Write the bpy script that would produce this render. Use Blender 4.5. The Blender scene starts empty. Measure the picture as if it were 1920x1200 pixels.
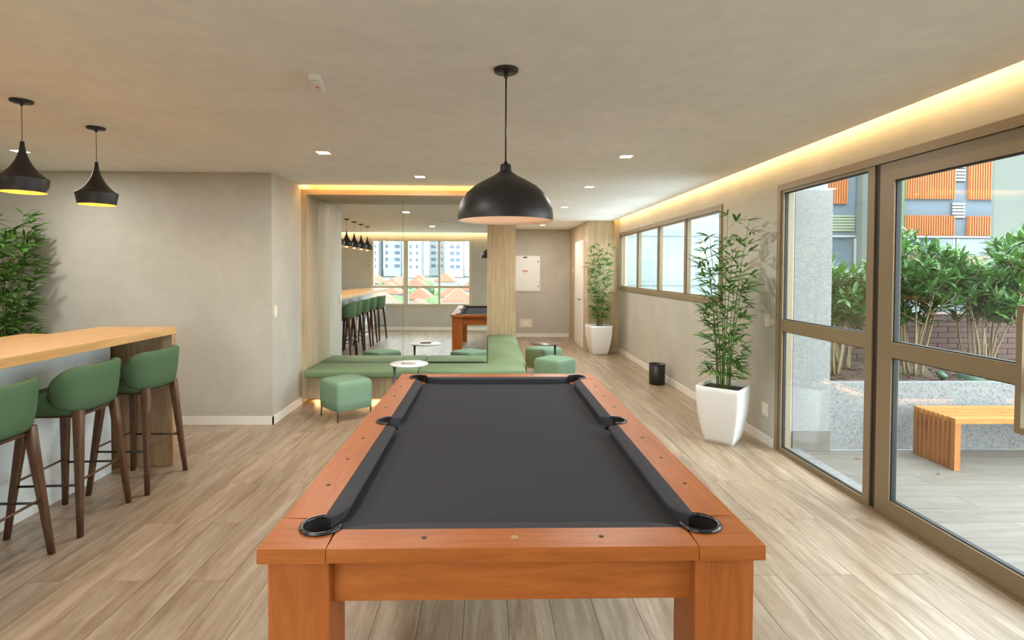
import bpy, bmesh, math, random
from mathutils import Vector, Matrix
random.seed(7)
PI = math.pi
S = bpy.context.scene
COL = S.collection

# ------------------------------------------------------------------ camera
CAM_H = 1.6
yaw, tilt, roll = 0.023, 0.0218, -0.0042
fw = Vector((math.sin(yaw)*math.cos(tilt), math.cos(yaw)*math.cos(tilt), -math.sin(tilt)))
rt = Vector((math.cos(yaw), -math.sin(yaw), 0))
dn = -rt.cross(fw)
r2 = math.cos(roll)*rt + math.sin(roll)*dn
d2 = -math.sin(roll)*rt + math.cos(roll)*dn
cd = bpy.data.cameras.new('camera'); cam = bpy.data.objects.new('camera', cd); COL.objects.link(cam)
m = Matrix((r2, -d2, -fw)).transposed().to_4x4(); m.translation = (0, 0, CAM_H)
cam.matrix_world = m
cd.sensor_width = 36; cd.lens = 1010/1920*36
cd.shift_x = (960-937.5)/1920; cd.shift_y = (529.1-600)/1920
cd.clip_start = 0.05; cd.clip_end = 500
S.camera = cam

# ------------------------------------------------------------------ world, light, exposure
W = bpy.data.worlds.new('overcast_sky'); S.world = W; W.use_nodes = True
bg = W.node_tree.nodes['Background']
bg.inputs[0].default_value = (0.83, 0.945, 1.0, 1); bg.inputs[1].default_value = 6.0
S.view_settings.view_transform = 'Standard'; S.view_settings.look = 'None'
S.view_settings.exposure = 0.74; S.view_settings.gamma = 1.0
S.view_settings.use_curve_mapping = False
try:
    S.cycles.use_denoising = True
    S.cycles.max_bounces = 10; S.cycles.diffuse_bounces = 6; S.cycles.glossy_bounces = 4
    S.cycles.transparent_max_bounces = 16; S.cycles.transmission_bounces = 6
    S.cycles.sample_clamp_indirect = 6.0
    S.cycles.caustics_reflective = False; S.cycles.caustics_refractive = False
except Exception: pass
DOWNLIGHT_W = 12.0
WARM = (1.0, 0.80, 0.58); AMBER = (1.0, 0.62, 0.25)
COVE_W = 5.0        # per metre of strip

# ------------------------------------------------------------------ materials
def srgb(r, g, b):
    f = lambda c: ((c/255+0.055)/1.055)**2.4 if c/255 > 0.04045 else c/255/12.92
    return (f(r), f(g), f(b), 1)
MATS = {}
class NT:
    def __init__(s, name):
        s.m = bpy.data.materials.new(name); s.m.use_nodes = True; s.t = s.m.node_tree; s.n = s.t.nodes
        s.p = s.n['Principled BSDF']; s.out = s.n['Material Output']; MATS[name] = s.m
    def add(s, typ, **kw):
        n = s.n.new(typ)
        for k, v in kw.items(): setattr(n, k, v)
        return n
    def link(s, a, b): s.t.links.new(a, b)
    def coord(s, scale=(1, 1, 1), rnd=False):
        tc = s.add('ShaderNodeTexCoord'); mp = s.add('ShaderNodeMapping'); mp.inputs['Scale'].default_value = scale
        src = tc.outputs['Object']
        if rnd:
            oi = s.add('ShaderNodeObjectInfo'); ge = s.add('ShaderNodeNewGeometry')
            ad = s.add('ShaderNodeMath', operation='ADD'); s.link(oi.outputs['Random'], ad.inputs[0]); s.link(ge.outputs['Random Per Island'], ad.inputs[1])
            mu = s.add('ShaderNodeMath', operation='MULTIPLY'); s.link(ad.outputs[0], mu.inputs[0]); mu.inputs[1].default_value = 37.0
            va = s.add('ShaderNodeVectorMath', operation='ADD'); s.link(src, va.inputs[0]); s.link(mu.outputs[0], va.inputs[1])
            src = va.outputs[0]; s.rnd = ad.outputs[0]
        s.link(src, mp.inputs[0]); return mp.outputs[0]
    def noise(s, vec, scale, detail=4, rough=0.55, dist=0.0):
        n = s.add('ShaderNodeTexNoise'); n.inputs['Scale'].default_value = scale; n.inputs['Detail'].default_value = detail
        n.inputs['Roughness'].default_value = rough; n.inputs['Distortion'].default_value = dist
        s.link(vec, n.inputs['Vector']); return n.outputs['Fac']
    def ramp(s, fac, stops):
        r = s.add('ShaderNodeValToRGB'); e = r.color_ramp.elements
        while len(e) < len(stops): e.new(0.5)
        for i, (p, c) in enumerate(stops): e[i].position = p; e[i].color = c
        s.link(fac, r.inputs[0]); return r.outputs[0]
    def mix(s, fac, a, b, blend='MIX'):
        n = s.add('ShaderNodeMix', data_type='RGBA', blend_type=blend)
        if isinstance(fac, (int, float)): n.inputs[0].default_value = fac
        else: s.link(fac, n.inputs[0])
        for v, i in ((a, 6), (b, 7)):
            if isinstance(v, tuple): n.inputs[i].default_value = v
            else: s.link(v, n.inputs[i])
        return n.outputs[2]
    def bump(s, h, strength=0.2, dist=0.01):
        b = s.add('ShaderNodeBump'); b.inputs['Strength'].default_value = strength; b.inputs['Distance'].default_value = dist
        s.link(h, b.inputs['Height']); s.link(b.outputs[0], s.p.inputs['Normal'])
    def base(s, c):
        if isinstance(c, tuple): s.p.inputs['Base Color'].default_value = c
        else: s.link(c, s.p.inputs['Base Color'])
    def rough(s, r): s.p.inputs['Roughness'].default_value = r
def shade(c, k): return (c[0]*k, c[1]*k, c[2]*k, 1)

def plain(name, c, rough=0.5, metal=0.0, spec=0.5, var=0.0, vscale=20, bump=0.0, bscale=200):
    t = NT(name); v = t.coord()
    if var: t.base(t.ramp(t.noise(v, vscale), [(0.3, shade(c, 1-var)), (0.7, shade(c, 1+var))]))
    else: t.base(c)
    t.rough(rough); t.p.inputs['Metallic'].default_value = metal; t.p.inputs['Specular IOR Level'].default_value = spec
    if bump: t.bump(t.noise(v, bscale, 2), bump, 0.002)
    return t
def plaster(name, c, c2, scale=1.6, rough=0.85):
    t = NT(name); v = t.coord()
    big = t.noise(v, scale, 6, 0.6, 0.6); fine = t.noise(t.coord((1, 1, 3)), scale*7, 5, 0.6)
    a = t.ramp(big, [(0.3, c), (0.7, c2)]); b = t.ramp(fine, [(0.3, (0.93, 0.93, 0.93, 1)), (0.7, (1, 1, 1, 1))])
    t.base(t.mix(1.0, a, b, 'MULTIPLY')); t.rough(rough); t.p.inputs['Specular IOR Level'].default_value = 0.25
    t.bump(fine, 0.05, 0.004)
def wood(name, stops, grain=(14, 1, 14), scale=3.0, rough=0.45, rnd=False, fine=0.25, spec=0.4, tone=0.12, coat=0.0):
    t = NT(name); v = t.coord(grain, rnd)
    g = t.noise(v, scale, 6, 0.6, 0.9); f = t.noise(v, scale*9, 3, 0.6)
    col = t.ramp(g, stops)
    fr = t.ramp(f, [(0.25, (1-fine, 1-fine, 1-fine, 1)), (0.6, (1, 1, 1, 1))])
    col = t.mix(1.0, col, fr, 'MULTIPLY')
    if rnd:
        fr2 = t.add('ShaderNodeMath', operation='FRACT')
        mm = t.add('ShaderNodeMath', operation='MULTIPLY'); t.link(t.rnd, mm.inputs[0]); mm.inputs[1].default_value = 7.31
        t.link(mm.outputs[0], fr2.inputs[0])
        tn = t.ramp(fr2.outputs[0], [(0.0, (1-tone, 1-tone, 1-tone, 1)), (1.0, (1, 1, 1, 1))])
        col = t.mix(1.0, col, tn, 'MULTIPLY')
    t.base(col); t.rough(rough); t.p.inputs['Specular IOR Level'].default_value = spec
    t.p.inputs['Coat Weight'].default_value = coat
    t.bump(f, 0.06, 0.002)
def emit(name, c, strength):
    t = NT(name); t.p.inputs['Base Color'].default_value = (0, 0, 0, 1)
    t.p.inputs['Emission Color'].default_value = (*c[:3], 1); t.p.inputs['Emission Strength'].default_value = strength
def glass(name, tint=(0.97, 0.99, 0.985, 1), refl=0.05):
    t = NT(name); t.n.remove(t.p)
    tr = t.add('ShaderNodeBsdfTransparent'); tr.inputs[0].default_value = tint
    gl = t.add('ShaderNodeBsdfGlossy'); gl.inputs['Roughness'].default_value = 0.0
    lw = t.add('ShaderNodeLayerWeight'); lw.inputs[0].default_value = 0.5
    pw = t.add('ShaderNodeMath', operation='POWER'); t.link(lw.outputs['Facing'], pw.inputs[0]); pw.inputs[1].default_value = 5
    ma = t.add('ShaderNodeMath', operation='MULTIPLY_ADD'); t.link(pw.outputs[0], ma.inputs[0]); ma.inputs[1].default_value = 0.9; ma.inputs[2].default_value = refl
    mx = t.add('ShaderNodeMixShader'); t.link(ma.outputs[0], mx.inputs[0]); t.link(tr.outputs[0], mx.inputs[1]); t.link(gl.outputs[0], mx.inputs[2])
    t.link(mx.outputs[0], t.out.inputs[0])
def leafmat(name, a, b, rough=0.4):
    t = NT(name); v = t.coord((3, 3, 3), True)
    t.base(t.ramp(t.noise(v, 2.0, 3), [(0.25, a), (0.75, b)])); t.rough(rough)
    t.p.inputs['Subsurface Weight'].default_value = 0.0
    tl = t.add('ShaderNodeBsdfTranslucent'); tl.inputs[0].default_value = b
    mx = t.add('ShaderNodeMixShader'); mx.inputs[0].default_value = 0.22
    t.link(t.p.outputs[0], mx.inputs[1]); t.link(tl.outputs[0], mx.inputs[2]); t.link(mx.outputs[0], t.out.inputs[0])

plaster('wall_plaster', srgb(182, 178, 166), srgb(196, 192, 181))
plaster('bar_plaster', srgb(216, 224, 224), srgb(238, 243, 243), 2.5)
plaster('ceiling_plaster', srgb(240, 240, 237), srgb(248, 248, 246), 1.2)
plain('white_facade', srgb(132, 144, 147), 0.85, var=0.01, vscale=0.5)
plaster('cove_paint', srgb(232, 222, 204), srgb(238, 230, 214))
plain('white_paint', srgb(232, 228, 220), 0.45)
plain('white_lacquer', srgb(232, 232, 230), 0.28, spec=0.5)
plain('switch_plastic', srgb(226, 214, 192), 0.35)
plain('grout', srgb(150, 130, 108), 0.9)
wood('floor_wood', [(0.25, srgb(126, 102, 80)), (0.42, srgb(157, 134, 111)), (0.60, srgb(177, 157, 135)), (0.80, srgb(198, 182, 163))], (8, 0.7, 8), 1.9, 0.34, True, 0.20, 0.5, 0.17)
wood('terrace_wood', [(0.2, srgb(96, 87, 79)), (0.45, srgb(108, 101, 93)), (0.7, srgb(119, 112, 105)), (0.9, srgb(126, 121, 115))], (0.8, 9, 9), 1.7, 0.55, True, 0.14, 0.3, 0.10)
wood('table_wood', [(0.2, srgb(148, 76, 30)), (0.5, srgb(170, 94, 40)), (0.8, srgb(186, 110, 52))], (1.0, 9, 9), 2.2, 0.40, True, 0.13, 0.32, 0.05, 0.0)
wood('table_wood_long', [(0.2, srgb(148, 76, 30)), (0.5, srgb(170, 94, 40)), (0.8, srgb(186, 110, 52))], (9, 1.0, 9), 2.2, 0.40, True, 0.13, 0.32, 0.05, 0.0)
wood('table_wood_leg', [(0.2, srgb(148, 76, 30)), (0.5, srgb(168, 92, 40)), (0.8, srgb(182, 106, 50))], (9, 9, 1.0), 2.2, 0.42, True, 0.12, 0.32, 0.05, 0.0)
wood('panel_wood', [(0.2, srgb(170, 146, 114)), (0.5, srgb(194, 172, 140)), (0.8, srgb(212, 194, 166))], (10, 10, 0.7), 2.4, 0.5, False, 0.14, 0.35)
wood('panel_wood_flat', [(0.2, srgb(176, 152, 120)), (0.5, srgb(198, 176, 144)), (0.8, srgb(214, 196, 168))], (0.7, 10, 10), 2.4, 0.5, False, 0.14, 0.35)
wood('bar_wood', [(0.2, srgb(186, 138, 82)), (0.5, srgb(204, 158, 100)), (0.8, srgb(218, 176, 120))], (10, 0.8, 10), 2.2, 0.38, False, 0.12, 0.45)
wood('bar_wood_panel', [(0.2, srgb(136, 108, 80)), (0.5, srgb(168, 138, 104)), (0.8, srgb(194, 168, 134))], (10, 10, 0.7), 2.4, 0.5, False, 0.14, 0.35)
wood('walnut', [(0.2, srgb(62, 38, 24)), (0.5, srgb(88, 58, 38)), (0.8, srgb(112, 78, 54))], (8, 8, 1), 4, 0.4, True, 0.2)
wood('teak', [(0.2, srgb(150, 92, 42)), (0.5, srgb(174, 116, 58)), (0.8, srgb(188, 136, 78))], (1, 9, 9), 3, 0.5, True, 0.15, 0.3, 0.12)
wood('teak_upright', [(0.2, srgb(146, 86, 42)), (0.5, srgb(168, 106, 54)), (0.8, srgb(182, 126, 72))], (9, 9, 1), 3, 0.5, True, 0.15, 0.3, 0.12)
plain('felt', srgb(62, 62, 66), 0.95, spec=0.1, var=0.16, vscale=420, bump=0.15, bscale=900)
plain('felt_cushion', srgb(70, 69, 73), 0.95, spec=0.1, var=0.14, vscale=420, bump=0.15, bscale=900)
plain('pocket_rubber', srgb(26, 28, 34), 0.22, spec=0.6)
plain('pocket_inside', srgb(14, 14, 16), 0.8)
plain('sight_dark', srgb(62, 40, 26), 0.5)
plain('brass', srgb(190, 160, 110), 0.35, 0.9)
plain('green_fabric', srgb(80, 104, 76), 0.9, spec=0.15, var=0.07, vscale=160, bump=0.2, bscale=600)
plain('green_vinyl', srgb(120, 143, 108), 0.62, spec=0.3, var=0.05, vscale=60, bump=0.08, bscale=400)
plain('green_ottoman', srgb(124, 154, 130), 0.8, spec=0.2, var=0.05, vscale=120, bump=0.12, bscale=500)
plain('dark_metal', srgb(52, 44, 42), 0.45, 0.3)
plain('black_metal', srgb(40, 38, 38), 0.42, 0.25, var=0.1, vscale=300, bump=0.12, bscale=700)
plain('pendant_black', srgb(44, 40, 40), 0.45, 0.3, var=0.1, vscale=200)
plain('pendant_gold', srgb(214, 150, 60), 0.3, 0.7)
plain('shade_inner', srgb(238, 212, 192), 0.5)
plain('table_white', srgb(226, 226, 228), 0.2, spec=0.6)
plain('table_brown', srgb(92, 76, 66), 0.3, spec=0.5)
plain('grey_metal', srgb(96, 98, 104), 0.4, 0.5)
plain('bronze', srgb(138, 122, 96), 0.42, 0.08, var=0.03, vscale=400)
plain('bronze_lit', srgb(196, 188, 164), 0.45, 0.05)  # paler copy of bronze: room light on the street window frame put into the colour
plain('bronze_dark', srgb(58, 48, 38), 0.5, 0.3)
plain('gasket', srgb(30, 30, 32), 0.6)
plain('bin_black', srgb(50, 47, 46), 0.35, 0.4)
plain('soil', srgb(58, 42, 30), 0.95, var=0.3, vscale=60, bump=0.6, bscale=120)
plain('mulch', srgb(70, 50, 38), 0.95, var=0.35, vscale=30, bump=0.6, bscale=90)
plain('mulch_chip', srgb(92, 68, 54), 0.9, var=0.4, vscale=12)
plain('orange_metal', srgb(174, 104, 56), 0.5, 0.0, var=0.03, vscale=5)
plain('blue_concrete', srgb(106, 117, 127), 0.85, var=0.04, vscale=3)
plain('pale_blue', srgb(128, 141, 147), 0.7)
plain('grey_render', srgb(88, 92, 85), 0.85, var=0.03, vscale=2)
plain('facade_green', srgb(82, 110, 68), 0.5)
plain('louvre_pale', srgb(144, 150, 130), 0.5)
plain('louvre_lime', srgb(116, 138, 68), 0.5)
plain('louvre_white', srgb(162, 162, 158), 0.5)
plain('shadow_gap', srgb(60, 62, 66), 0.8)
plain('red_plastic', srgb(196, 40, 40), 0.35)
plain('green_plastic', srgb(66, 92, 76), 0.45)
plain('dead_leaf', srgb(116, 82, 56), 0.9)
plain('brick_clay', srgb(88, 66, 60), 0.85, var=0.14, vscale=18)
plain('mortar', srgb(96, 80, 74), 0.95)
plain('stem_green', srgb(102, 122, 54), 0.5, var=0.15, vscale=30)
plain('stem_tan', srgb(140, 120, 90), 0.75, var=0.12, vscale=20)
plain('tower_white', srgb(158, 162, 166), 0.8)
plain('tower_window', srgb(70, 88, 108), 0.4)
plain('roof_red', srgb(140, 84, 66), 0.9, var=0.12, vscale=0.6)
plain('city_green', srgb(84, 112, 66), 0.9, var=0.2, vscale=0.8)
plain('city_ground', srgb(112, 112, 100), 0.95, var=0.1, vscale=0.2)
plain('paper_cover', srgb(228, 220, 208), 0.4)
plain('paper_dark', srgb(120, 112, 108), 0.4)
plain('paper_edge', srgb(206, 190, 176), 0.8)
plain('panel_red', srgb(186, 70, 60), 0.6)
leafmat('bamboo_leaf', srgb(50, 92, 34), srgb(100, 144, 60))
leafmat('oleander_leaf', srgb(34, 66, 28), srgb(82, 122, 54), 0.32)
glass('window_glass')
t = NT('mirror'); t.base((0.86, 0.9, 0.88, 1)); t.rough(0.0); t.p.inputs['Metallic'].default_value = 1.0
t = NT('granite'); v = t.coord()
t.base(t.ramp(t.noise(v, 55, 3, 0.7), [(0.30, srgb(57, 56, 56)), (0.40, srgb(108, 108, 108)), (0.62, srgb(130, 130, 130)), (0.8, srgb(146, 146, 146))])); t.rough(0.6)
t = NT('stucco'); v = t.coord(); t.base(t.ramp(t.noise(v, 90, 2), [(0.3, srgb(122, 121, 119)), (0.7, srgb(143, 142, 139))])); t.rough(0.9); t.bump(t.noise(v, 130, 2), 0.7, 0.006)
emit('led_warm', AMBER, 14); emit('downlight_glow', (1.0, 0.93, 0.8), 7); emit('bulb_glow', (1.0, 0.82, 0.5), 14)

# ------------------------------------------------------------------ mesh helpers
class MB:
    def __init__(s): s.v = []; s.f = []; s.sm = []
    def add(s, vs, fs, smooth=False):
        o = len(s.v); s.v += [tuple(v) for v in vs]; s.f += [tuple(i+o for i in f) for f in fs]; s.sm += [smooth]*len(fs); return s
    def box(s, x0, x1, y0, y1, z0, z1, bev=0.0):
        if x0 > x1: x0, x1 = x1, x0
        if y0 > y1: y0, y1 = y1, y0
        if z0 > z1: z0, z1 = z1, z0
        if bev <= 0:
            vs = [(x, y, z) for z in (z0, z1) for y in (y0, y1) for x in (x0, x1)]
            return s.add(vs, [(0, 2, 3, 1), (4, 5, 7, 6), (0, 1, 5, 4), (1, 3, 7, 5), (3, 2, 6, 7), (2, 0, 4, 6)])
        bm = bmesh.new(); bmesh.ops.create_cube(bm, size=1)
        for v in bm.verts: v.co = Vector(((x0+x1)/2+v.co.x*(x1-x0), (y0+y1)/2+v.co.y*(y1-y0), (z0+z1)/2+v.co.z*(z1-z0)))
        bmesh.ops.bevel(bm, geom=bm.edges[:], offset=bev, segments=2, profile=0.6, affect='EDGES')
        bm.verts.index_update(); vs = [v.co[:] for v in bm.verts]; fs = [[v.index for v in f.verts] for f in bm.faces]; bm.free()
        return s.add(vs, fs)
    def obox(s, c, ax, hx, ay, hy, az, hz):
        c, ax, ay, az = Vector(c), Vector(ax), Vector(ay), Vector(az)
        vs = [c+ax*i*hx+ay*j*hy+az*k*hz for k in (-1, 1) for j in (-1, 1) for i in (-1, 1)]
        return s.add(vs, [(0, 2, 3, 1), (4, 5, 7, 6), (0, 1, 5, 4), (1, 3, 7, 5), (3, 2, 6, 7), (2, 0, 4, 6)])
    def rings(s, rows, closed_top=True, closed_bot=True, smooth=True):
        n = len(rows[0]); vs = [p for r in rows for p in r]; fs = []
        for i in range(len(rows)-1):
            for j in range(n): fs.append((i*n+j, i*n+(j+1) % n, (i+1)*n+(j+1) % n, (i+1)*n+j))
        if closed_bot: fs.append(tuple(reversed(range(n))))
        if closed_top: fs.append(tuple((len(rows)-1)*n+j for j in range(n)))
        return s.add(vs, fs, smooth)
    def lathe(s, prof, c=(0, 0, 0), n=32, ct=False, cb=False):
        return s.rings([[(c[0]+r*math.cos(2*PI*j/n), c[1]+r*math.sin(2*PI*j/n), c[2]+z) for j in range(n)] for r, z in prof], ct, cb)
    def tube(s, pts, r, n=8, cap=True):
        pts = [Vector(p) for p in pts]; rs = r if isinstance(r, (list, tuple)) else [r]*len(pts); rows = []; up = None
        for i, p in enumerate(pts):
            d = (pts[min(i+1, len(pts)-1)]-pts[max(i-1, 0)]).normalized()
            if up is None: up = Vector((0, 0, 1)) if abs(d.z) < 0.9 else Vector((1, 0, 0))
            a = up.cross(d)
            if a.length < 1e-4: a = Vector((1, 0, 0)).cross(d)
            a.normalize(); b = d.cross(a); up = b
            rows.append([p+rs[i]*(a*math.cos(2*PI*j/n)+b*math.sin(2*PI*j/n)) for j in range(n)])
        return s.rings(rows, cap, cap)
    def prism(s, poly, z0, z1):
        n = len(poly); vs = [(x, y, z0) for x, y in poly]+[(x, y, z1) for x, y in poly]
        return s.add(vs, [tuple(reversed(range(n))), tuple(range(n, 2*n))]+[(i, (i+1) % n, n+(i+1) % n, n+i) for i in range(n)])
    def mesh(s, name, mat):
        me = bpy.data.meshes.new(name); me.from_pydata(s.v, [], s.f)
        if any(s.sm): me.polygons.foreach_set('use_smooth', s.sm)
        me.materials.append(MATS[mat]); me.update()
        bm = bmesh.new(); bm.from_mesh(me); bmesh.ops.recalc_face_normals(bm, faces=bm.faces); bm.to_mesh(me); bm.free()
        return me
    def build(s, name, mat, parent=None, loc=(0, 0, 0), rot=(0, 0, 0)):
        return link(name, s.mesh(name, mat), parent, loc, rot)
def link(name, me, parent=None, loc=(0, 0, 0), rot=(0, 0, 0)):
    o = bpy.data.objects.new(name, me); COL.objects.link(o); o.parent = parent; o.location = loc; o.rotation_euler = rot; return o
def sup(a, b, n, t):
    c, si = math.cos(t), math.sin(t)
    return (a*math.copysign(abs(c)**(2/n), c), b*math.copysign(abs(si)**(2/n), si))
def sring(cx, cy, z, a, b, n=8, k=40):
    return [(cx+sup(a, b, n, 2*PI*j/k)[0], cy+sup(a, b, n, 2*PI*j/k)[1], z) for j in range(k)]
def tag(o, label, cat, group=None):
    o['label'] = label; o['category'] = cat
    if group: o['group'] = group
    return o
def stuff(o): o['kind'] = 'stuff'; return o
def struct(o): o['kind'] = 'structure'; return o
def thing(name, label, cat, loc=(0, 0, 0), rz=0, group=None):
    o = bpy.data.objects.new(name, None); COL.objects.link(o); o.location = loc; o.rotation_euler = (0, 0, rz)
    o.empty_display_size = 0.1
    return tag(o, label, cat, group)
def dup(root, loc, rz, label, group=None):
    def cp(o, par):
        c = o.copy(); COL.objects.link(c); c.parent = par
        for ch in o.children: cp(ch, c)
        return c
    r = cp(root, None); r.location = loc; r.rotation_euler = (0, 0, rz); r['label'] = label
    if group: r['group'] = group
    return r
def area(name, parent, loc, direction, sx, sy, power, color, spread=PI, along=None):
    l = bpy.data.lights.new(name, 'AREA'); l.shape = 'RECTANGLE'; l.size = sx; l.size_y = sy; l.energy = power; l.color = color; l.spread = spread
    o = bpy.data.objects.new(name, l); COL.objects.link(o); o.parent = parent; o.location = loc
    if along is None: o.rotation_euler = Vector(direction).to_track_quat('-Z', 'Y').to_euler()
    else:
        z = -Vector(direction).normalized(); x = Vector(along); y = z.cross(x).normalized()
        o.rotation_euler = Matrix((x, y, z)).transposed().to_euler()
    return o

# ------------------------------------------------------------------ the room
ZC = 2.589; XR = 2.595; YB = 5.585; YW = -0.578; XL = -5.7; YH = 12.95; TOP = 2.86
XRET = -2.214; YM = 6.9
struct(MB().box(XL-0.2, XR+0.2, YW-0.2, YH+0.2, -0.25, -0.004).build('floor', 'grout'))
floor = bpy.data.objects['floor']
# planks 0.204 x 1.27 m in half bond, long side away from the camera
PW, PL, G = 0.204, 1.27, 0.0012
cand = []
i0 = int(math.floor((XL+1.94)/PW))
for i in range(i0, int((XR+1.94)/PW)+1):
    x0 = -1.94+i*PW; off = 2.77 if i % 2 == 0 else 3.405
    k = int(math.floor((YW-off)/PL))
    while off+k*PL < YH:
        y0 = off+k*PL; k += 1
        a, b, c, d = max(x0, XL), min(x0+PW, XR), max(y0, YW), min(y0+PL, YH)
        if b-a < 0.02 or d-c < 0.02: continue
        if b < -2.2: d = min(d, YB)
        elif b < 0.0: d = min(d, YM)
        if d-c < 0.02: continue
        cx, cy = (a+b)/2, (c+d)/2
        vis = 0.3 < cy and -0.93*cy-0.3 < cx < 0.97*cy+0.2
        size = (PW*PL)/max(cy, 0.3)**3 if vis and cy > 1.3 else 0
        cand.append((size, a, b, c, d))
cand.sort(reverse=True)
plank_mesh = {}
rest = MB()
for q, (sz, a, b, c, d) in enumerate(cand):
    if q < 300 and sz > 0:
        key = (round(b-a, 3), round(d-c, 3))
        if key not in plank_mesh:
            plank_mesh[key] = MB().box(-key[0]/2+G, key[0]/2-G, -key[1]/2+G, key[1]/2-G, -0.004, 0).mesh('plank', 'floor_wood')
        link('plank', plank_mesh[key], floor, ((a+b)/2, (c+d)/2, 0))
    else: rest.box(a+G, b-G, c+G, d-G, -0.004, 0)
stuff(rest.build('far_planks', 'floor_wood', floor))

# ceiling: plaster slab with a light slot along the door wall, the street wall and above the mirror niche
c = MB()
c.box(XL, XR-0.10, YW+0.10, 6.36, ZC, ZC+0.05)
c.box(0.02, XR-0.10, 6.36, 10.62, ZC, ZC+0.05)
c.box(0.02, 2.0, 10.62, YH, ZC, ZC+0.05)
struct(c.build('ceiling', 'ceiling_plaster'))
struct(MB().box(XL-0.2, XR+0.2, YW-0.2, YH+0.2, TOP, TOP+0.15).build('ceiling_slab', 'cove_paint'))
# right wall with window and door openings
WY0, WY1, WZ0, WZ1 = 5.90, 10.53, 1.225, 2.342
DY0, DY1, DZ = -0.30, 4.765, 2.367
w = MB(); T = 0.15
w.box(XR, XR+T, YW-0.2, DY0, 0, TOP); w.box(XR, XR+T, DY0, DY1, DZ, TOP); w.box(XR, XR+T, DY1, WY0, 0, TOP)
w.box(XR, XR+T, WY0, WY1, 0, WZ0); w.box(XR, XR+T, WY0, WY1, WZ1, TOP); w.box(XR, XR+T, WY1, YH+0.2, 0, TOP)
struct(w.build('wall_right', 'wall_plaster'))
struct(MB().box(XL, XRET, YB, YM+0.2, 0, TOP).build('wall_back', 'wall_plaster'))
struct(MB().box(XL-0.15, XL, YW-0.2, YB+0.2, 0, TOP).build('wall_left', 'wall_plaster'))
# street wall behind the camera, with its window
VX0, VX1, VZ0, VZ1 = -3.10, -0.42, 0.65, 2.43
w = MB(); a, b = YW-0.18, YW
w.box(XL-0.15, VX0, a, b, 0, TOP); w.box(VX1, XR+T, a, b, 0, TOP); w.box(VX0, VX1, a, b, 0, VZ0); w.box(VX0, VX1, a, b, VZ1, TOP)
struct(w.build('wall_front', 'wall_plaster'))
struct(MB().box(0.51, 2.0, YH, YH+0.2, 0, TOP).build('wall_hall', 'wall_plaster'))
# timber clad service box on the right of the hall
struct(MB().box(1.98, XR, 10.60, YH, 0, TOP).build('wall_service_box', 'panel_wood'))
# timber mirror wall block, its return and the pier at the far end of the bench
struct(MB().box(XRET, -0.005, YM+0.02, YM+0.25, 0, TOP).box(-0.2, -0.005, YM+0.25, YH, 0, TOP).build('wall_mirror', 'panel_wood'))
struct(MB().box(-0.005, 0.512, 9.83, YH, 0, TOP).build('wall_pier', 'panel_wood'))
# baseboards
bb = lambda n, *b: struct(MB().box(*b).build(n, 'white_paint'))
bb('baseboard_back', XL, XRET+0.012, YB-0.012, YB, 0, 0.085)
bb('baseboard_return', XRET, XRET+0.012, YB-0.012, 6.44, 0, 0.085)
bb('baseboard_right', XR-0.012, XR, DY1+0.01, 10.59, 0, 0.085)
bb('baseboard_hall', 0.52, 1.97, YH-0.012, YH, 0, 0.085)
bb('baseboard_front', XL, XR, YW, YW+0.012, 0, 0.085)
# niche lining around the mirror
struct(MB().box(XRET, -2.15, 6.45, YM+0.02, 0.057, 2.55).build('trim_1', 'panel_wood'))
struct(MB().box(-2.15, -0.005, 6.45, YM+0.02, 2.488, 2.55).build('trim_2', 'panel_wood_flat'))

# ------------------------------------------------------------------ window and door builders (bars along Y or X)
def frame_x(x0, x1, y0, y1, z0, z1, wy0, wy1, wz0, wz1, mid=None, mb=None):
    # a rectangular frame in a wall facing X, mitre-free, faces never doubled
    mb = mb or MB(); mb.box(x0, x1, y0, y0+wy0, z0, z1).box(x0, x1, y1-wy1, y1, z0, z1)
    mb.box(x0, x1, y0+wy0, y1-wy1, z0, z0+wz0).box(x0, x1, y0+wy0, y1-wy1, z1-wz1, z1)
    if mid: mb.box(x0, x1, y0+wy0, y1-wy1, *mid)
    return mb
# high window in the right wall
win = struct(frame_x(XR-0.02, XR+0.09, WY0, WY1, WZ0, WZ1, 0.055, 0.055, 0.065, 0.06).build('window_1', 'bronze'))
mul = [WY0, 7.035, 8.165, 9.30, WY1]
for y in mul[1:-1]: MB().box(XR-0.005, XR+0.07, y-0.03, y+0.03, WZ0+0.065, WZ1-0.06, 0.004).build('mullion', 'bronze', win)
for a, b in zip(mul[:-1], mul[1:]):
    e0 = 0.055 if a == WY0 else 0.03; e1 = 0.055 if b == WY1 else 0.03
    y0, y1, z0, z1 = a+e0, b-e1, WZ0+0.065, WZ1-0.06
    sash = frame_x(XR+0.01, XR+0.05, y0, y1, z0, z1, 0.022, 0.022, 0.022, 0.022).build('sash', 'bronze', win)
    MB().box(XR+0.028, XR+0.034, y0+0.02, y1-0.02, z0+0.02, z1-0.02).build('pane', 'window_glass', sash)
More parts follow.
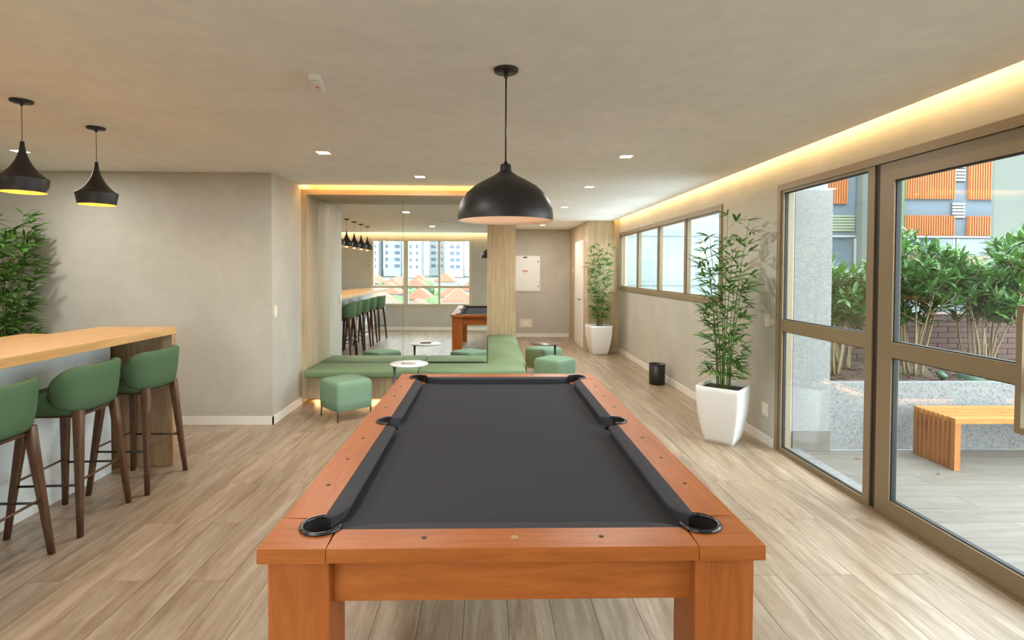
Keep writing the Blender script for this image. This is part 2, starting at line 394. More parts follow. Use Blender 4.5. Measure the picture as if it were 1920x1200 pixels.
# street window behind the camera: three lights over three lower lights
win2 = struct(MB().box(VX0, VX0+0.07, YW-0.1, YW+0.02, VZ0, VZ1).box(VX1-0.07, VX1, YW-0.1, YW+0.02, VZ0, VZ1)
    .box(VX0+0.07, VX1-0.07, YW-0.1, YW+0.02, VZ1-0.06, VZ1).box(VX0+0.07, VX1-0.07, YW-0.1, YW+0.02, VZ0, VZ0+0.06).build('window_2', 'bronze_lit'))
xs = [(VX0+0.07, -2.235), (-2.115, -1.315), (-1.255, VX1-0.07)]
for a, b in ((-2.235, -2.115), (-1.315, -1.255)): MB().box(a, b, YW-0.08, YW+0.01, VZ0+0.06, VZ1-0.06, 0.004).build('mullion', 'bronze_lit', win2)
for a, b in xs:
    MB().box(a, b, YW-0.07, YW, 1.12, 1.185, 0.003).build('transom', 'bronze_lit', win2)
    for z0, z1 in ((VZ0+0.06, 1.12), (1.185, VZ1-0.06)): MB().box(a, b, YW-0.045, YW-0.039, z0, z1).build('pane', 'window_glass', win2)
# sliding door with a fixed side light
fx0, fx1 = XR-0.012, XR+0.11
door = struct(MB().box(fx0, fx1, DY1-0.05, DY1, 0, DZ).box(fx0, fx1, DY0, DY1-0.05, DZ-0.055, DZ).box(fx0, fx1, DY0, DY0+0.05, 0, DZ-0.055)
    .box(fx0, fx1, DY0+0.05, DY1-0.05, 0, 0.012).build('door_1', 'bronze'))
side = MB(); X0, X1 = XR+0.0, XR+0.045; S0, S1 = 3.57, 4.715
frame_x(X0, X1, S0, S1, 0.012, 2.312, 0.065, 0.035, 0.033, 0.022, (1.075, 1.178), side)
sf = side.build('side_light_frame', 'bronze', door)
for z0, z1 in ((0.045, 1.075), (1.178, 2.29)):
    frame_x(X0+0.014, X1-0.006, S0+0.065, S1-0.035, z0, z1, 0.006, 0.006, 0.006, 0.006).build('gasket', 'gasket', sf)
    MB().box(X0+0.025, X0+0.031, S0+0.071, S1-0.041, z0+0.006, z1-0.006).build('pane', 'window_glass', sf)
MB().box(X0+0.01, X1, 3.522, 3.57, 0.012, 2.312).build('meeting_strip', 'bronze_dark', door)
def leaf_door(y0, y1, x0, x1, lab):
    o = frame_x(x0, x1, y0, y1, 0.014, 2.308, 0.125, 0.125, 0.108, 0.118, (1.05, 1.15)).build('sliding_leaf', 'bronze', door)
    for z0, z1 in ((0.122, 1.05), (1.15, 2.19)):
        frame_x(x0+0.012, x1-0.008, y0+0.125, y1-0.125, z0, z1, 0.007, 0.007, 0.007, 0.007).build('gasket', 'gasket', o)
        MB().box(x0+0.022, x0+0.028, y0+0.132, y1-0.132, z0+0.007, z1-0.007).build('pane', 'window_glass', o)
    return o
lf = leaf_door(1.62, 3.522, XR+0.003, XR+0.055, 'near')
leaf_door(-0.25, 1.70, XR+0.058, XR+0.105, 'far')
hy0, hy1, hz0, hz1, hx = 2.31, 2.49, 0.84, 1.446, 2.505
h = frame_x(hx, hx+0.035, hy0, hy1, hz0, hz1, 0.03, 0.03, 0.03, 0.03)
for z in (1.10,): h.box(hx+0.035, XR+0.003, hy0+0.005, hy0+0.025, z-0.02, z+0.02).box(hx+0.035, XR+0.003, hy1-0.025, hy1-0.005, z-0.02, z+0.02)
h.build('pull_handle', 'bronze', lf)
struct(MB().box(XR+0.11, XR+0.20, DY0, DY1, -0.02, 0.012).build('trim_4', 'granite'))
# white door in the service box
dr = struct(MB().box(1.965, 1.985, 11.08, 12.10, 0.0, 2.24).build('door_2', 'white_paint'))
MB().box(1.955, 1.966, 11.14, 12.04, 0.004, 2.19, 0.003).build('door_panel', 'white_paint', dr)
MB().tube([(1.955, 11.24, 1.0), (1.91, 11.24, 1.0), (1.91, 11.36, 1.0)], 0.010).build('door_handle', 'grey_metal', dr)

# ------------------------------------------------------------------ mirror, coves and their strips
mr = thing('frameless_mirror', 'large frameless wall mirror in the timber niche above the green bench', 'mirror', (-1.08, YM, 0.30))
MB().box(-1.07, -0.002, 0.004, 0.018, 0, 2.188).build('mirror_panel', 'mirror', mr)
MB().box(0.002, 1.073, 0.004, 0.018, 0, 2.188).build('mirror_panel', 'mirror', mr)
def strip(label, loc, size, direction, metres, k=1.0, sx=None, color=AMBER, emi=True):
    t = thing('led_strip', label, 'light', loc)
    MB().box(-size[0]/2, size[0]/2, -size[1]/2, size[1]/2, -0.004, 0.004).build('strip', 'led_warm' if emi else 'white_paint', t)
    d = Vector(direction)
    o = Vector((0, 0, 0))+d.normalized()*0.012
    area('strip_light', t, o, d, max(size), 0.012, COVE_W*metres*k, color, along=(1, 0, 0) if size[0] > size[1] else (0, 1, 0))
    return t
cov = (1.0, 0.70, 0.36)
strip('warm light strip hidden in ceiling slot along the glazed door wall', (XR-0.108, 5.0, ZC+0.066), (0.012, 11.1), (1, 0, -0.5), 11.1, 0.30, color=cov)
strip('warm light strip hidden in ceiling slot above the street window', (-1.6, YW+0.108, ZC+0.066), (8.1, 0.012), (0, -1, -0.5), 8.1, 0.45, color=cov)
strip('amber light strip on top of the mirror niche', (-1.1, 6.56, 2.56), (2.1, 0.03), (0, 0.0, 1), 2.1, 2.8)
strip('amber light strip under the bench facing the mirror', (-1.0, 6.60, 0.05), (2.2, 0.03), (0, 0, -1), 2.2, 0.5)
strip('amber light strip under the long arm of the bench', (0.34, 8.1, 0.045), (0.03, 2.9), (0, 0, -1), 3.1, 0.4)
cavity = MB().box(XRET, -0.01, 6.36, 6.365, ZC, TOP).box(-0.012, -0.002, 6.36, 6.9, 2.56, TOP)
struct(cavity.build('trim_5', 'cove_paint'))

# ------------------------------------------------------------------ built-in L bench
bn = thing('corner_bench', 'green upholstered L shaped bench on a timber plinth around the mirror wall', 'bench', (0, 0, 0))
base = MB().box(-2.15, 0.40, 6.47, 6.90, 0.057, 0.335).box(0.0, 0.40, 6.90, 9.82, 0.057, 0.335)
base.build('plinth', 'panel_wood', bn)
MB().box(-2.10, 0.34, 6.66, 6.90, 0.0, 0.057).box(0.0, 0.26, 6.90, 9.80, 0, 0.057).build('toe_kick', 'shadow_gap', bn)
def cushion(x0, x1, y0, y1):
    cx, cy, a, b = (x0+x1)/2, (y0+y1)/2, (x1-x0)/2, (y1-y0)/2
    m = MB(); r = 0.018
    rows = []
    for z, ins in ((0.335, 0.006), (0.345, 0.0), (0.400, 0.0), (0.414, 0.006), (0.420, 0.016)):
        rows.append([(cx+p[0], cy+p[1], z) for p in rrect(a-ins, b-ins, r)])
    m.rings(rows); m.build('seat_cushion', 'green_vinyl', bn)
def rrect(a, b, r, k=4):
    pts = []
    for sx, sy, t0 in ((1, 1, 0), (-1, 1, PI/2), (-1, -1, PI), (1, -1, 1.5*PI)):
        for j in range(k+1):
            t = t0+PI/2*j/k; pts.append((sx*(a-r)+r*math.cos(t), sy*(b-r)+r*math.sin(t)))
    return pts
for q in ((-2.148, -0.822, 6.33, 6.895), (-0.818, 0.46, 6.33, 6.84), (0.0, 0.49, 6.844, 8.68), (0.0, 0.51, 8.684, 9.828)): cushion(*q)

# ------------------------------------------------------------------ pool table
TX0, TX1, TY0, TY1, TZ = -0.657, 0.815, 1.537, 4.155, 0.80
cx = (TX0+TX1)/2; cy = (TY0+TY1)/2; HX = (TX1-TX0)/2; HY = (TY1-TY0)/2
pt = thing('pool_table', 'orange brown wooden pool table with charcoal cloth in the middle of the room', 'pool table', (cx, cy, 0))
RW, CW = 0.132, 0.060           # rail and cushion widths
ZR = 0.757                      # underside of the rails
BX, BY = 0.195, 0.195           # corner blocks
# corner blocks with a round pocket bite
PR = 0.059
def corner(sx, sy):
    px, py = HX-0.143, HY-0.138       # pocket centre
    poly = [(HX, HY), (HX-BX, HY)]
    # from the end-rail side of the block round the pocket to the side-rail side
    ex = HX-BX; a0 = math.pi*0.5; pts = []
    start = math.atan2(math.sqrt(max(PR**2-(ex-px)**2, 0)), ex-px) if abs(ex-px) < PR else None
    for j in range(15):
        th = math.radians(142-j*(142+52)/14)
        pts.append((px+PR*math.cos(th), py+PR*math.sin(th)))
    pts = [(max(x, ex), max(y, HY-BY)) for x, y in pts]
    poly = [(HX, HY), (ex, HY)]+pts+[(HX, HY-BY)]
    out = []
    for p in poly:
        if not out or (abs(p[0]-out[-1][0])+abs(p[1]-out[-1][1])) > 1e-4: out.append(p)
    poly = [(sx*x, sy*y) for x, y in out]
    if sx*sy > 0: poly = poly[::-1]
    b = MB().prism(poly, ZR, TZ).build('corner_block', 'table_wood', pt)
    # pocket: moulded black rim and dark cup
    pk = MB(); n = 22
    arc = [(math.radians(176-j*(176+86)/n)) for j in range(n+1)]; arc2 = [(math.radians(192-j*(192+102)/n)) for j in range(n+1)]
    pk.tube([(sx*(px+(PR+0.002)*math.cos(t)), sy*(py+(PR+0.002)*math.sin(t)), TZ+0.003) for t in arc], 0.0072, 8)
    k = pk.build('pocket', 'pocket_rubber', pt)
    cup = MB(); k0 = 28
    rows = [[(sx*(px+r*math.cos(2*PI*j/k0)), sy*(py+r*math.sin(2*PI*j/k0)), z) for j in range(k0)] for r, z in ((PR-0.004, 0.72), (PR-0.016, 0.66), (0.002, 0.655))]
    cup.rings(rows, False, False); cup.build('pocket_cup', 'pocket_inside', k)
    wallm = MB(); rows = []
    for z in (0.70, TZ-0.001): rows.append([Vector((sx*(px+(PR-0.003)*math.cos(t)), sy*(py+(PR-0.003)*math.sin(t)), z)) for t in arc2])
    vs = [p for r in rows for p in r]; m_ = len(arc)
    wallm.add(vs, [(j, j+1, m_+j+1, m_+j) for j in range(m_-1)], True); wallm.build('pocket_liner', 'pocket_inside', k)
for sx in (-1, 1):
    for sy in (-1, 1): corner(sx, sy)
# rails
SPY = -0.001; SPR = 0.058
for sy in (-1, 1):
    MB().box(-HX+BX+0.0012, HX-BX-0.0012, sy*(HY-0.118), sy*HY, ZR, TZ, 0.002).build('end_rail', 'table_wood', pt)
for sx in (-1, 1):
    rx = HX-RW; pts = [(HX, -HY+BY+0.0012), (HX, HY-BY-0.0012), (rx, HY-BY-0.0012)]
    for j in range(15):
        th = math.radians(90-j*180/14); pts.append((rx-0.002+0.055*math.cos(th)*1.0, SPR*math.sin(th)))
    pts.append((rx, -HY+BY+0.0012))
    poly = [(sx*x, y) for x, y in pts]
    if sx < 0: poly = poly[::-1]
    MB().prism(poly, ZR, TZ).build('side_rail', 'table_wood_long', pt)
    n = 20; pc = (sx*(rx-0.002), 0)
    tube = [(sx*(rx-0.012), SPR+0.004, TZ+0.002)]+[(sx*(rx-0.002+0.058*math.sin(PI*j/n)), (SPR+0.002)*math.cos(PI*j/n), TZ+0.003) for j in range(n+1)]+[(sx*(rx-0.012), -SPR-0.004, TZ+0.002)]
    k = MB().tube(tube, 0.0068, 8).build('pocket', 'pocket_rubber', pt)
    m_ = n+1; vs = []
    for z in (0.70, TZ+0.001): vs += [(sx*(rx-0.002+0.053*math.sin(PI*j/n)), (SPR-0.003)*math.cos(PI*j/n), z) for j in range(n+1)]
    MB().add(vs, [(j, j+1, m_+j+1, m_+j) for j in range(n)], True).build('pocket_liner', 'pocket_inside', k)
    MB().add([(sx*(rx-0.06), -SPR, 0.70), (sx*(rx+0.055), -SPR, 0.70), (sx*(rx+0.055), SPR, 0.70), (sx*(rx-0.06), SPR, 0.70)], [(0, 1, 2, 3)]).build('pocket_cup', 'pocket_inside', k)
# cloth bed with bites for the six pockets
ZB = 0.757
bxh, byh = HX-RW-CW+0.045, HY-0.118-0.048+0.035
def arcpts(c, r, a0, a1, n=10): return [(c[0]+r*math.cos(math.radians(a0+(a1-a0)*j/n)), c[1]+r*math.sin(math.radians(a0+(a1-a0)*j/n))) for j in range(n+1)]
bed = []
pxc, pyc = HX-0.143, HY-0.138
def clipc(p): return (max(-bxh, min(bxh, p[0])), max(-byh, min(byh, p[1])))
bed += [clipc(p) for p in arcpts((pxc, -pyc), PR, 185, 85)]
bed += [(bxh, -SPR)]+arcpts((bxh+0.012, 0), SPR*0.9, 260, 100)+[(bxh, SPR)]
bed += [clipc(p) for p in arcpts((pxc, pyc), PR, 275, 175)]
bed += [clipc(p) for p in arcpts((-pxc, pyc), PR, 5, -95)]
bed += [(-bxh, SPR)]+arcpts((-bxh-0.012, 0), SPR*0.9, 80, -80)+[(-bxh, -SPR)]
bed += [clipc(p) for p in arcpts((-pxc, -pyc), PR, 95, -5)]
o2 = []
for p in bed:
    if not o2 or abs(p[0]-o2[-1][0])+abs(p[1]-o2[-1][1]) > 1e-3: o2.append(p)
MB().prism(o2, 0.72, ZB).build('playing_cloth', 'felt', pt)
# cushions: lofts that taper into the pockets
def cush(p0, p1, inward, w, e0, e1):
    p0, p1, iv = Vector(p0), Vector(p1), Vector(inward); d = (p1-p0); L = d.length; d.normalize()
    ss = sorted(set([0, e0*0.12, e0*0.3, e0*0.55, e0*0.8, e0, L/2, L-e1, L-e1*0.8, L-e1*0.55, L-e1*0.3, L-e1*0.12, L]))
    rows = []
    for s_ in ss:
        k = 1.0
        if s_ < e0: k = math.sin(PI/2*(s_/e0))**0.8
        if s_ > L-e1: k = math.sin(PI/2*((L-s_)/e1))**0.8
        k = max(k, 0.06); q = p0+d*s_; ww = w*k
        def P(a, z): r = q+iv*a; return (r.x, r.y, z)
        rows.append([P(-0.003, TZ-0.004), P(0.0, TZ-0.0005), P(ww*0.5, TZ-0.0005), P(ww*0.93, TZ-0.004), P(ww, TZ-0.010), P(ww*0.92, TZ-0.017), P(ww*0.70, ZB-0.004), P(-0.003, ZB-0.004)])
    m = MB().rings(rows, smooth=False); m.build('cushion', 'felt_cushion', pt)
rxi = HX-RW; ryi = HY-0.118
for sx in (-1, 1):
    cush((sx*rxi, -HY+0.200), (sx*rxi, -SPR-0.006), (-sx, 0), CW, 0.11, 0.045)
    cush((sx*rxi, SPR+0.006), (sx*rxi, HY-0.200), (-sx, 0), CW, 0.045, 0.11)
for sy in (-1, 1): cush((-HX+0.200, sy*ryi), (HX-0.200, sy*ryi), (0, -sy), 0.050, 0.13, 0.13)
# sights let into the rails
for sx in (-1, 1):
    for y in (-0.846, -0.568, -0.287, 0.573, 0.851, 0.29):
        MB().lathe([(0.008, 0), (0.008, 0.0012), (0.0005, 0.0012)], (sx*(HX-0.068), y, TZ), 12).build('sight', 'sight_dark', pt)
for sy in (-1, 1):
    for x in (-0.266, 0.266): MB().lathe([(0.008, 0), (0.008, 0.0012), (0.0005, 0.0012)], (x, sy*(HY-0.062), TZ), 12).build('sight', 'sight_dark', pt)
    MB().lathe([(0.011, 0), (0.011, 0.001), (0.0005, 0.001)], (0.005, sy*(HY-0.06), TZ), 14).build('sight', 'brass', pt)
# aprons and legs
for sy in (-1, 1): MB().box(-0.54, 0.545, sy*(HY-0.063), sy*(HY-0.09), 0.609, ZR, 0.002).build('apron', 'table_wood', pt)
for sx in (-1, 1): MB().box(sx*(HX-0.05), sx*(HX-0.075), -HY+0.20, HY-0.20, 0.609, ZR, 0.002).build('apron', 'table_wood_long', pt)
for sx in (-1, 1):
    for sy in (-1, 1):
        MB().box(sx*(HX-0.020), sx*(HX-0.197), sy*(HY-0.028), sy*(HY-0.205), 0, ZR, 0.003).build('leg', 'table_wood_leg', pt)

# ------------------------------------------------------------------ big pendant over the pool table
pd = thing('dome_pendant', 'large matt black dome pendant lamp hanging over the pool table', 'pendant lamp', (0.087, 2.67, 1.845))
prof = [(0.234, 0.0), (0.236, 0.02), (0.232, 0.055), (0.218, 0.095), (0.192, 0.135), (0.155, 0.168), (0.110, 0.195), (0.066, 0.218), (0.036, 0.238), (0.028, 0.248)]
inn = [(r-0.004, z) for r, z in prof]
MB().lathe(prof, n=64).build('shade', 'black_metal', pd)
MB().lathe([(0.234, 0.0), (0.2305, 0.0005)]+inn[1:-2]+[(0.002, 0.215)], n=64).build('shade_lining', 'shade_inner', pd)
MB().lathe([(0.029, 0.245), (0.027, 0.272), (0.024, 0.278), (0.010, 0.279), (0.008, 0.290), (0.0035, 0.296)], n=24, ct=True).build('neck', 'black_metal', pd)
MB().tube([(0, 0, 0.29), (0, 0, 0.735)], 0.004).build('cord', 'pocket_rubber', pd)
MB().lathe([(0.0, 0.728), (0.056, 0.728), (0.060, 0.734), (0.060, 0.744)], n=36).build('ceiling_canopy', 'pendant_black', pd)
MB().lathe([(0.006, 0.70), (0.011, 0.712), (0.011, 0.729)], n=16).build('cord_grip', 'pendant_black', pd)
MB().lathe([(0.002, 0.115), (0.022, 0.122), (0.030, 0.145), (0.024, 0.172), (0.014, 0.195), (0.014, 0.22)], n=20).build('bulb', 'white_paint', pd)

l = bpy.data.lights.new('bulb_light', 'POINT'); l.energy = 0.45; l.shadow_soft_size = 0.03; l.color = (1.0, 0.85, 0.68)
o = bpy.data.objects.new('bulb_light', l); COL.objects.link(o); o.parent = pd; o.location = (0, 0, 0.085)
# ------------------------------------------------------------------ spun pendants over the bar
def bar_pendant(loc, label):
    p = thing('spun_pendant', label, 'pendant lamp', loc, 0, 'pendants over the bar')
    pr = [(0.112, 0.0), (0.127, 0.078), (0.1265, 0.081), (0.110, 0.092), (0.092, 0.107), (0.076, 0.124), (0.060, 0.144), (0.046, 0.166), (0.034, 0.190), (0.025, 0.215), (0.018, 0.240), (0.013, 0.268), (0.010, 0.298)]
    MB().lathe(pr, n=48, ct=True).build('shade', 'pendant_black', p)
    MB().lathe([(0.112, 0.0), (0.109, 0.001), (0.123, 0.077), (0.106, 0.090), (0.088, 0.105), (0.056, 0.142), (0.030, 0.186), (0.002, 0.19)], n=48).build('shade_lining', 'pendant_gold', p)
    MB().tube([(0, 0, 0.295), (0, 0, 0.54)], 0.0018, 6).build('cord', 'pendant_black', p)
    MB().lathe([(0.0, 0.524), (0.054, 0.526), (0.057, 0.531), (0.057, 0.540)], n=32).build('ceiling_canopy', 'pendant_black', p)
    MB().lathe([(0.004, 0.505), (0.009, 0.515), (0.009, 0.526)], n=12).build('cord_grip', 'pendant_black', p)
    MB().lathe([(0.002, 0.022), (0.028, 0.030), (0.040, 0.055), (0.034, 0.085), (0.018, 0.110), (0.014, 0.15)], n=20).build('bulb', 'bulb_glow', p)
    l = bpy.data.lights.new('bulb_light', 'POINT'); l.shadow_soft_size = 0.02; l.energy = 5.5; l.color = (1.0, 0.78, 0.50)
    o = bpy.data.objects.new('bulb_light', l); COL.objects.link(o); o.parent = p; o.location = (0, 0, 0.010)
    return p
LX = -2.745
order = ['farthest of the five, nearest the plaster wall', 'second from the plaster wall', 'third and middle one along the bar', 'fourth from the plaster wall', 'last one, nearest the street window']
bp0 = bar_pendant((LX, 3.858, 2.049), 'black spun bar pendant with gold inside, '+order[0])
for k in range(1, 5): dup(bp0, (LX, 3.858-0.603*k, 2.049), 0, 'black spun bar pendant with gold inside, '+order[k])

# ------------------------------------------------------------------ recessed downlights, emergency light
def downlight(x, y, label):
    t = thing('recessed_downlight', label, 'downlight', (x, y, ZC), 0, 'square ceiling downlights')
    r = MB(); a, b = 0.062, 0.050
    for q in ((-a, a, -a, -b), (-a, a, b, a), (-a, -b, -b, b), (b, a, -b, b)): r.box(*q, -0.004, 0.0)
    r.build('trim_ring', 'white_paint', t)
    MB().box(-b, b, -b, b, -0.0025, -0.0005).build('diffuser', 'downlight_glow', t)
    area('downlight_beam', t, (0, 0, -0.008), (0, 0, -1), 0.10, 0.10, DOWNLIGHT_W, (1.0, 0.97, 0.93), math.radians(180))
    return t
downlight(-3.94, 4.65, 'square recessed downlight glowing behind the bar pendants')
downlight(-1.39, 4.60, 'square recessed downlight left of the dome pendant, nearer the bar')
downlight(-0.72, 5.74, 'square recessed downlight just in front of the mirror niche')
for y, lb in ((4.64, 'first and nearest of the row along the window side'), (6.33, 'second of the row along the window side'), (8.35, 'third of the row along the window side'), (10.3, 'fourth of the row, at the hall entrance'), (11.7, 'last of the row, inside the hall')):
    downlight(1.19, y, 'square recessed downlight, '+lb)
downlight(-1.25, 1.67, 'square recessed downlight seen only in the mirror, near the street window')
downlight(-3.94, 1.67, 'square recessed downlight behind the bar near the street window')
em = thing('emergency_light', 'small white emergency light fixed to the ceiling left of the dome pendant', 'emergency light', (-0.895, 2.86, ZC), 0.16)
MB().box(-0.028, 0.028, -0.10, 0.10, -0.030, 0, 0.004).build('housing', 'white_lacquer', em)
MB().box(-0.022, 0.022, -0.07, 0.094, -0.034, -0.029, 0.002).build('lens', 'white_paint', em)
MB().box(-0.008, 0.008, 0.0, 0.018, -0.0355, -0.0335).build('indicator', 'red_plastic', em)

# ------------------------------------------------------------------ bar counter
bar = thing('bar_counter', 'long high bar counter with oak top and grey plaster front', 'bar counter', (0, 0, 0))
MB().box(-3.16, -2.545, -0.30, 4.46, 1.072, 1.128, 0.003).build('worktop', 'bar_wood', bar)
MB().box(-3.14, -2.55, 4.402, 4.458, 0.0, 1.072, 0.002).build('end_panel', 'bar_wood_panel', bar)
MB().box(-3.12, -2.95, -0.30, 4.27, 0.0, 1.072).build('plaster_front', 'bar_plaster', bar)
MB().box(-3.14, -3.12, 4.27, 4.402, 0.0, 1.072).build('back_panel', 'bar_wood_panel', bar)
# lower work shelf behind the bar
MB().box(-3.42, -3.16, -0.30, 4.05, 1.08, 1.118, 0.003).build('back_shelf', 'bar_wood', bar)
MB().box(-3.42, -3.38, -0.30, 4.05, 0.0, 1.08).build('back_front', 'bar_wood_panel', bar)

# ------------------------------------------------------------------ bar stools
def stool():
    t = thing('bar_stool', '', 'bar stool', (0, 0, 0), 0, 'bar stools along the counter')
    # seat pad
    MB().rings([sring(-0.035, 0, z, a, a*1.05, 4.5) for z, a in ((0.706, 0.150), (0.712, 0.176), (0.735, 0.194), (0.790, 0.204), (0.816, 0.196), (0.828, 0.170), (0.832, 0.10))]).build('seat', 'green_fabric', t)
    # curved back panel with rounded ends
    N = 46; path = []
    for j in range(N+1):
        u = -1+2*j/N; th = u*math.radians(84); x0, y0 = sup(0.255, 0.252, 3.0, th); path.append((x0-0.02, y0, u))
    rows = []
    for x, y, u in path:
        au = abs(u); g_ = min(1, max(0, (au-0.52)/0.48)); f = 1-math.sqrt(max(0, 1-g_*g_*0.985))
        zt = 1.008-0.125*f; zb = 0.730+0.055*f
        pr = []
        r = Vector((x, y, 0)); nrm = Vector((x+0.02, y, 0)).normalized()
        def P(k, off, z): q = Vector((x, y, 0))*k-nrm*off; return (q.x, q.y, z)
        th = 0.044*(1-0.35*f)
        for z, k, off in ((zb, 0.86, th*0.6), (zb+0.004, 0.865, 0.006), (zb+0.03, 0.90, 0), (zb+0.10, 0.95, 0), (zt-0.06, 0.99, 0), (zt-0.012, 1.0, 0.0), (zt, 1.0, th*0.3),
                          (zt, 1.0, th*0.7), (zt-0.012, 1.0, th), (zt-0.06, 0.99, th), (zb+0.10, 0.95, th), (zb+0.03, 0.90, th)):
            pr.append(P(k, off, z))
        rows.append(pr)
    MB().rings(rows).build('backrest', 'green_fabric', t)
    MB().box(-0.160, 0.150, -0.160, 0.160, 0.694, 0.712, 0.004).build('seat_frame', 'walnut', t)
    for sx in (-1, 1):
        for sy in (-1, 1):
            a = Vector((sx*0.150+0.005, sy*0.165, 0.745)); b = Vector((sx*0.205, sy*0.240, 0.0))
            rows = []
            for k in (0, 0.25, 0.5, 0.75, 1):
                q = a.lerp(b, k); s_ = 0.0255-0.011*k
                rows.append([(q.x+px, q.y+py, q.z) for px, py in rrect(s_, s_*0.92, 0.006, 2)])
            MB().rings(rows).build('leg', 'walnut', t)
    def at(sx, sy, z): k = 1-z/0.725; return (sx*(0.150+0.055*k)+0.005*(1-k), sy*(0.165+0.075*k), z)
    for sx in (-1, 1): MB().tube([at(sx, -1, 0.325), at(sx, 1, 0.325)], 0.0075, 8).build('stretcher', 'walnut', t)
    for sy in (-1, 1): MB().tube([at(-1, sy, 0.300), at(1, sy, 0.300)], 0.0075, 8).build('stretcher', 'dark_metal', t)
    return t
st = stool()
spots = [(-2.605, 4.072, 0.0, 'farthest, beside the timber end panel'), (-2.642, 3.462, 0.06, 'second from the end panel'), (-2.638, 2.80, 0.03, 'third from the end panel, cut by the picture edge'),
         (-2.63, 2.14, -0.03, 'fourth from the end panel, seen only in the mirror'), (-2.60, 1.36, 0.15, 'nearest the street window, seen only in the mirror')]
for k, (x, y, r, lb) in enumerate(spots):
    lb = 'green bucket bar stool, '+lb
    if k == 0: st.location = (x, y, 0); st.rotation_euler = (0, 0, r); st['label'] = lb
    else: dup(st, (x, y, 0), r, lb)

# ------------------------------------------------------------------ ottomans
def ottoman(loc, rz, label):
    t = thing('ottoman', label, 'ottoman', loc, rz, 'green square ottomans')
    a = 0.215; rows = []
    for z, i, n in ((0.108, 0.012, 9), (0.114, 0.003, 10), (0.20, 0.0, 11), (0.34, 0.0, 11), (0.385, 0.002, 10), (0.405, 0.010, 9), (0.417, 0.028, 8), (0.421, 0.06, 7)):
        rows.append(sring(0, 0, z, a-i, a-i, n, 48))
    MB().rings(rows).build('upholstery', 'green_ottoman', t)
    for sx in (-1, 1):
        for sy in (-1, 1): MB().tube([(sx*0.19, sy*0.19, 0.125), (sx*0.195, sy*0.195, 0.0)], [0.010, 0.006], 8).build('leg', 'dark_metal', t)
    return t
ot = ottoman((-1.545, 5.905, 0), math.radians(42), 'green square ottoman left of the white side table, in front of the mirror')
dup(ot, (-0.26, 5.88, 0), math.radians(42), 'green square ottoman behind the pool table, seen only in the mirror')
dup(ot, (0.915, 7.28, 0), math.radians(49), 'green square ottoman nearer the pool table, right of the long bench arm')
dup(ot, (0.87, 8.26, 0), math.radians(44), 'green square ottoman partly under the brown table, farther from the pool table')

# ------------------------------------------------------------------ side tables and magazines
def side_table(loc, label, r, topm, legm, la, z=0.55):
    t = thing('side_table', label, 'side table', loc, 0, 'round side tables')
    MB().lathe([(0.001, z-0.014), (r-0.004, z-0.014), (r, z-0.010), (r, z-0.003), (r-0.004, z), (0.001, z)], n=56).build('tabletop', topm, t)
    lx, ly = (r-0.05)*math.cos(la), (r-0.05)*math.sin(la)
    MB().tube([(lx, ly, z-0.014), (lx, ly, 0.012)], 0.016, 14).build('leg', legm, t)
    MB().lathe([(0.001, 0.012), (r*0.72, 0.012), (r*0.74, 0.008), (r*0.74, 0.0)], n=48).build('base', legm, t)
    return t
side_table((-0.882, 6.075, 0), 'round white topped side table with magazines in front of the bench', 0.214, 'table_white', 'grey_metal', math.radians(183))
side_table((0.835, 7.78, 0), 'round brown topped side table between the two right hand ottomans', 0.20, 'table_brown', 'dark_metal', math.radians(2))
for k, (dx, dy, rz, w, d, zz, mt, lb) in enumerate(((0.0, 0.0, 0.15, 0.15, 0.105, 0.0, 'paper_dark', 'dark covered magazine at the bottom of the pile on the white side table'),
                              (0.008, 0.006, -0.12, 0.14, 0.10, 0.013, 'paper_cover', 'pale magazine lying on top of the pile on the white side table'))):
    t = thing('magazine', lb, 'magazine', (-0.885+dx, 6.04+dy, 0.5505+zz), rz, 'magazines on the white table')
    MB().box(-w/2+0.002, w/2-0.002, -d/2+0.002, d/2-0.002, 0.001, 0.011).build('pages', 'paper_edge', t)
    MB().box(-w/2, w/2, -d/2, d/2, 0.011, 0.0125).build('cover', mt, t); MB().box(-w/2, w/2, -d/2, d/2, 0.0, 0.001).build('back_cover', mt, t)

# ------------------------------------------------------------------ waste bin
wb = thing('waste_bin', 'small black round waste bin standing by the window wall', 'waste bin', (2.405, 7.55, 0))
MB().lathe([(0.001, 0.0), (0.105, 0.0), (0.110, 0.005), (0.112, 0.285), (0.108, 0.285), (0.106, 0.01), (0.001, 0.01)], n=40).build('body', 'bin_black', wb)
MB().tube([(0.112*math.cos(2*PI*j/40), 0.112*math.sin(2*PI*j/40), 0.287) for j in range(41)], 0.004, 8, False).build('rim', 'dark_metal', wb)

# ------------------------------------------------------------------ switches, sockets, hall panel
def plate(name, label, cat, loc, axis, w, h):
    t = thing(name, label, cat, loc)
    if axis == 'x-': MB().box(-0.008, 0, -w/2, w/2, -h/2, h/2, 0.002).build('plate', 'switch_plastic', t); MB().box(-0.011, -0.007, -w/4, w/4, -h/4, h/4, 0.001).build('rocker', 'white_paint', t)
    if axis == 'x+': MB().box(0, 0.008, -w/2, w/2, -h/2, h/2, 0.002).build('plate', 'switch_plastic', t); MB().box(0.007, 0.011, -w/4, w/4, -h/4, h/4, 0.001).build('rocker', 'white_paint', t)
    if axis == 'y-': MB().box(-w/2, w/2, -0.008, 0, -h/2, h/2, 0.002).build('plate', 'switch_plastic', t); MB().box(-w/4, w/4, -0.011, -0.007, -h/4, h/4, 0.001).build('rocker', 'white_paint', t)
plate('light_switch', 'light switch plate on the right wall beside the glass door', 'switch', (XR, 4.92, 1.145), 'x-', 0.085, 0.12)
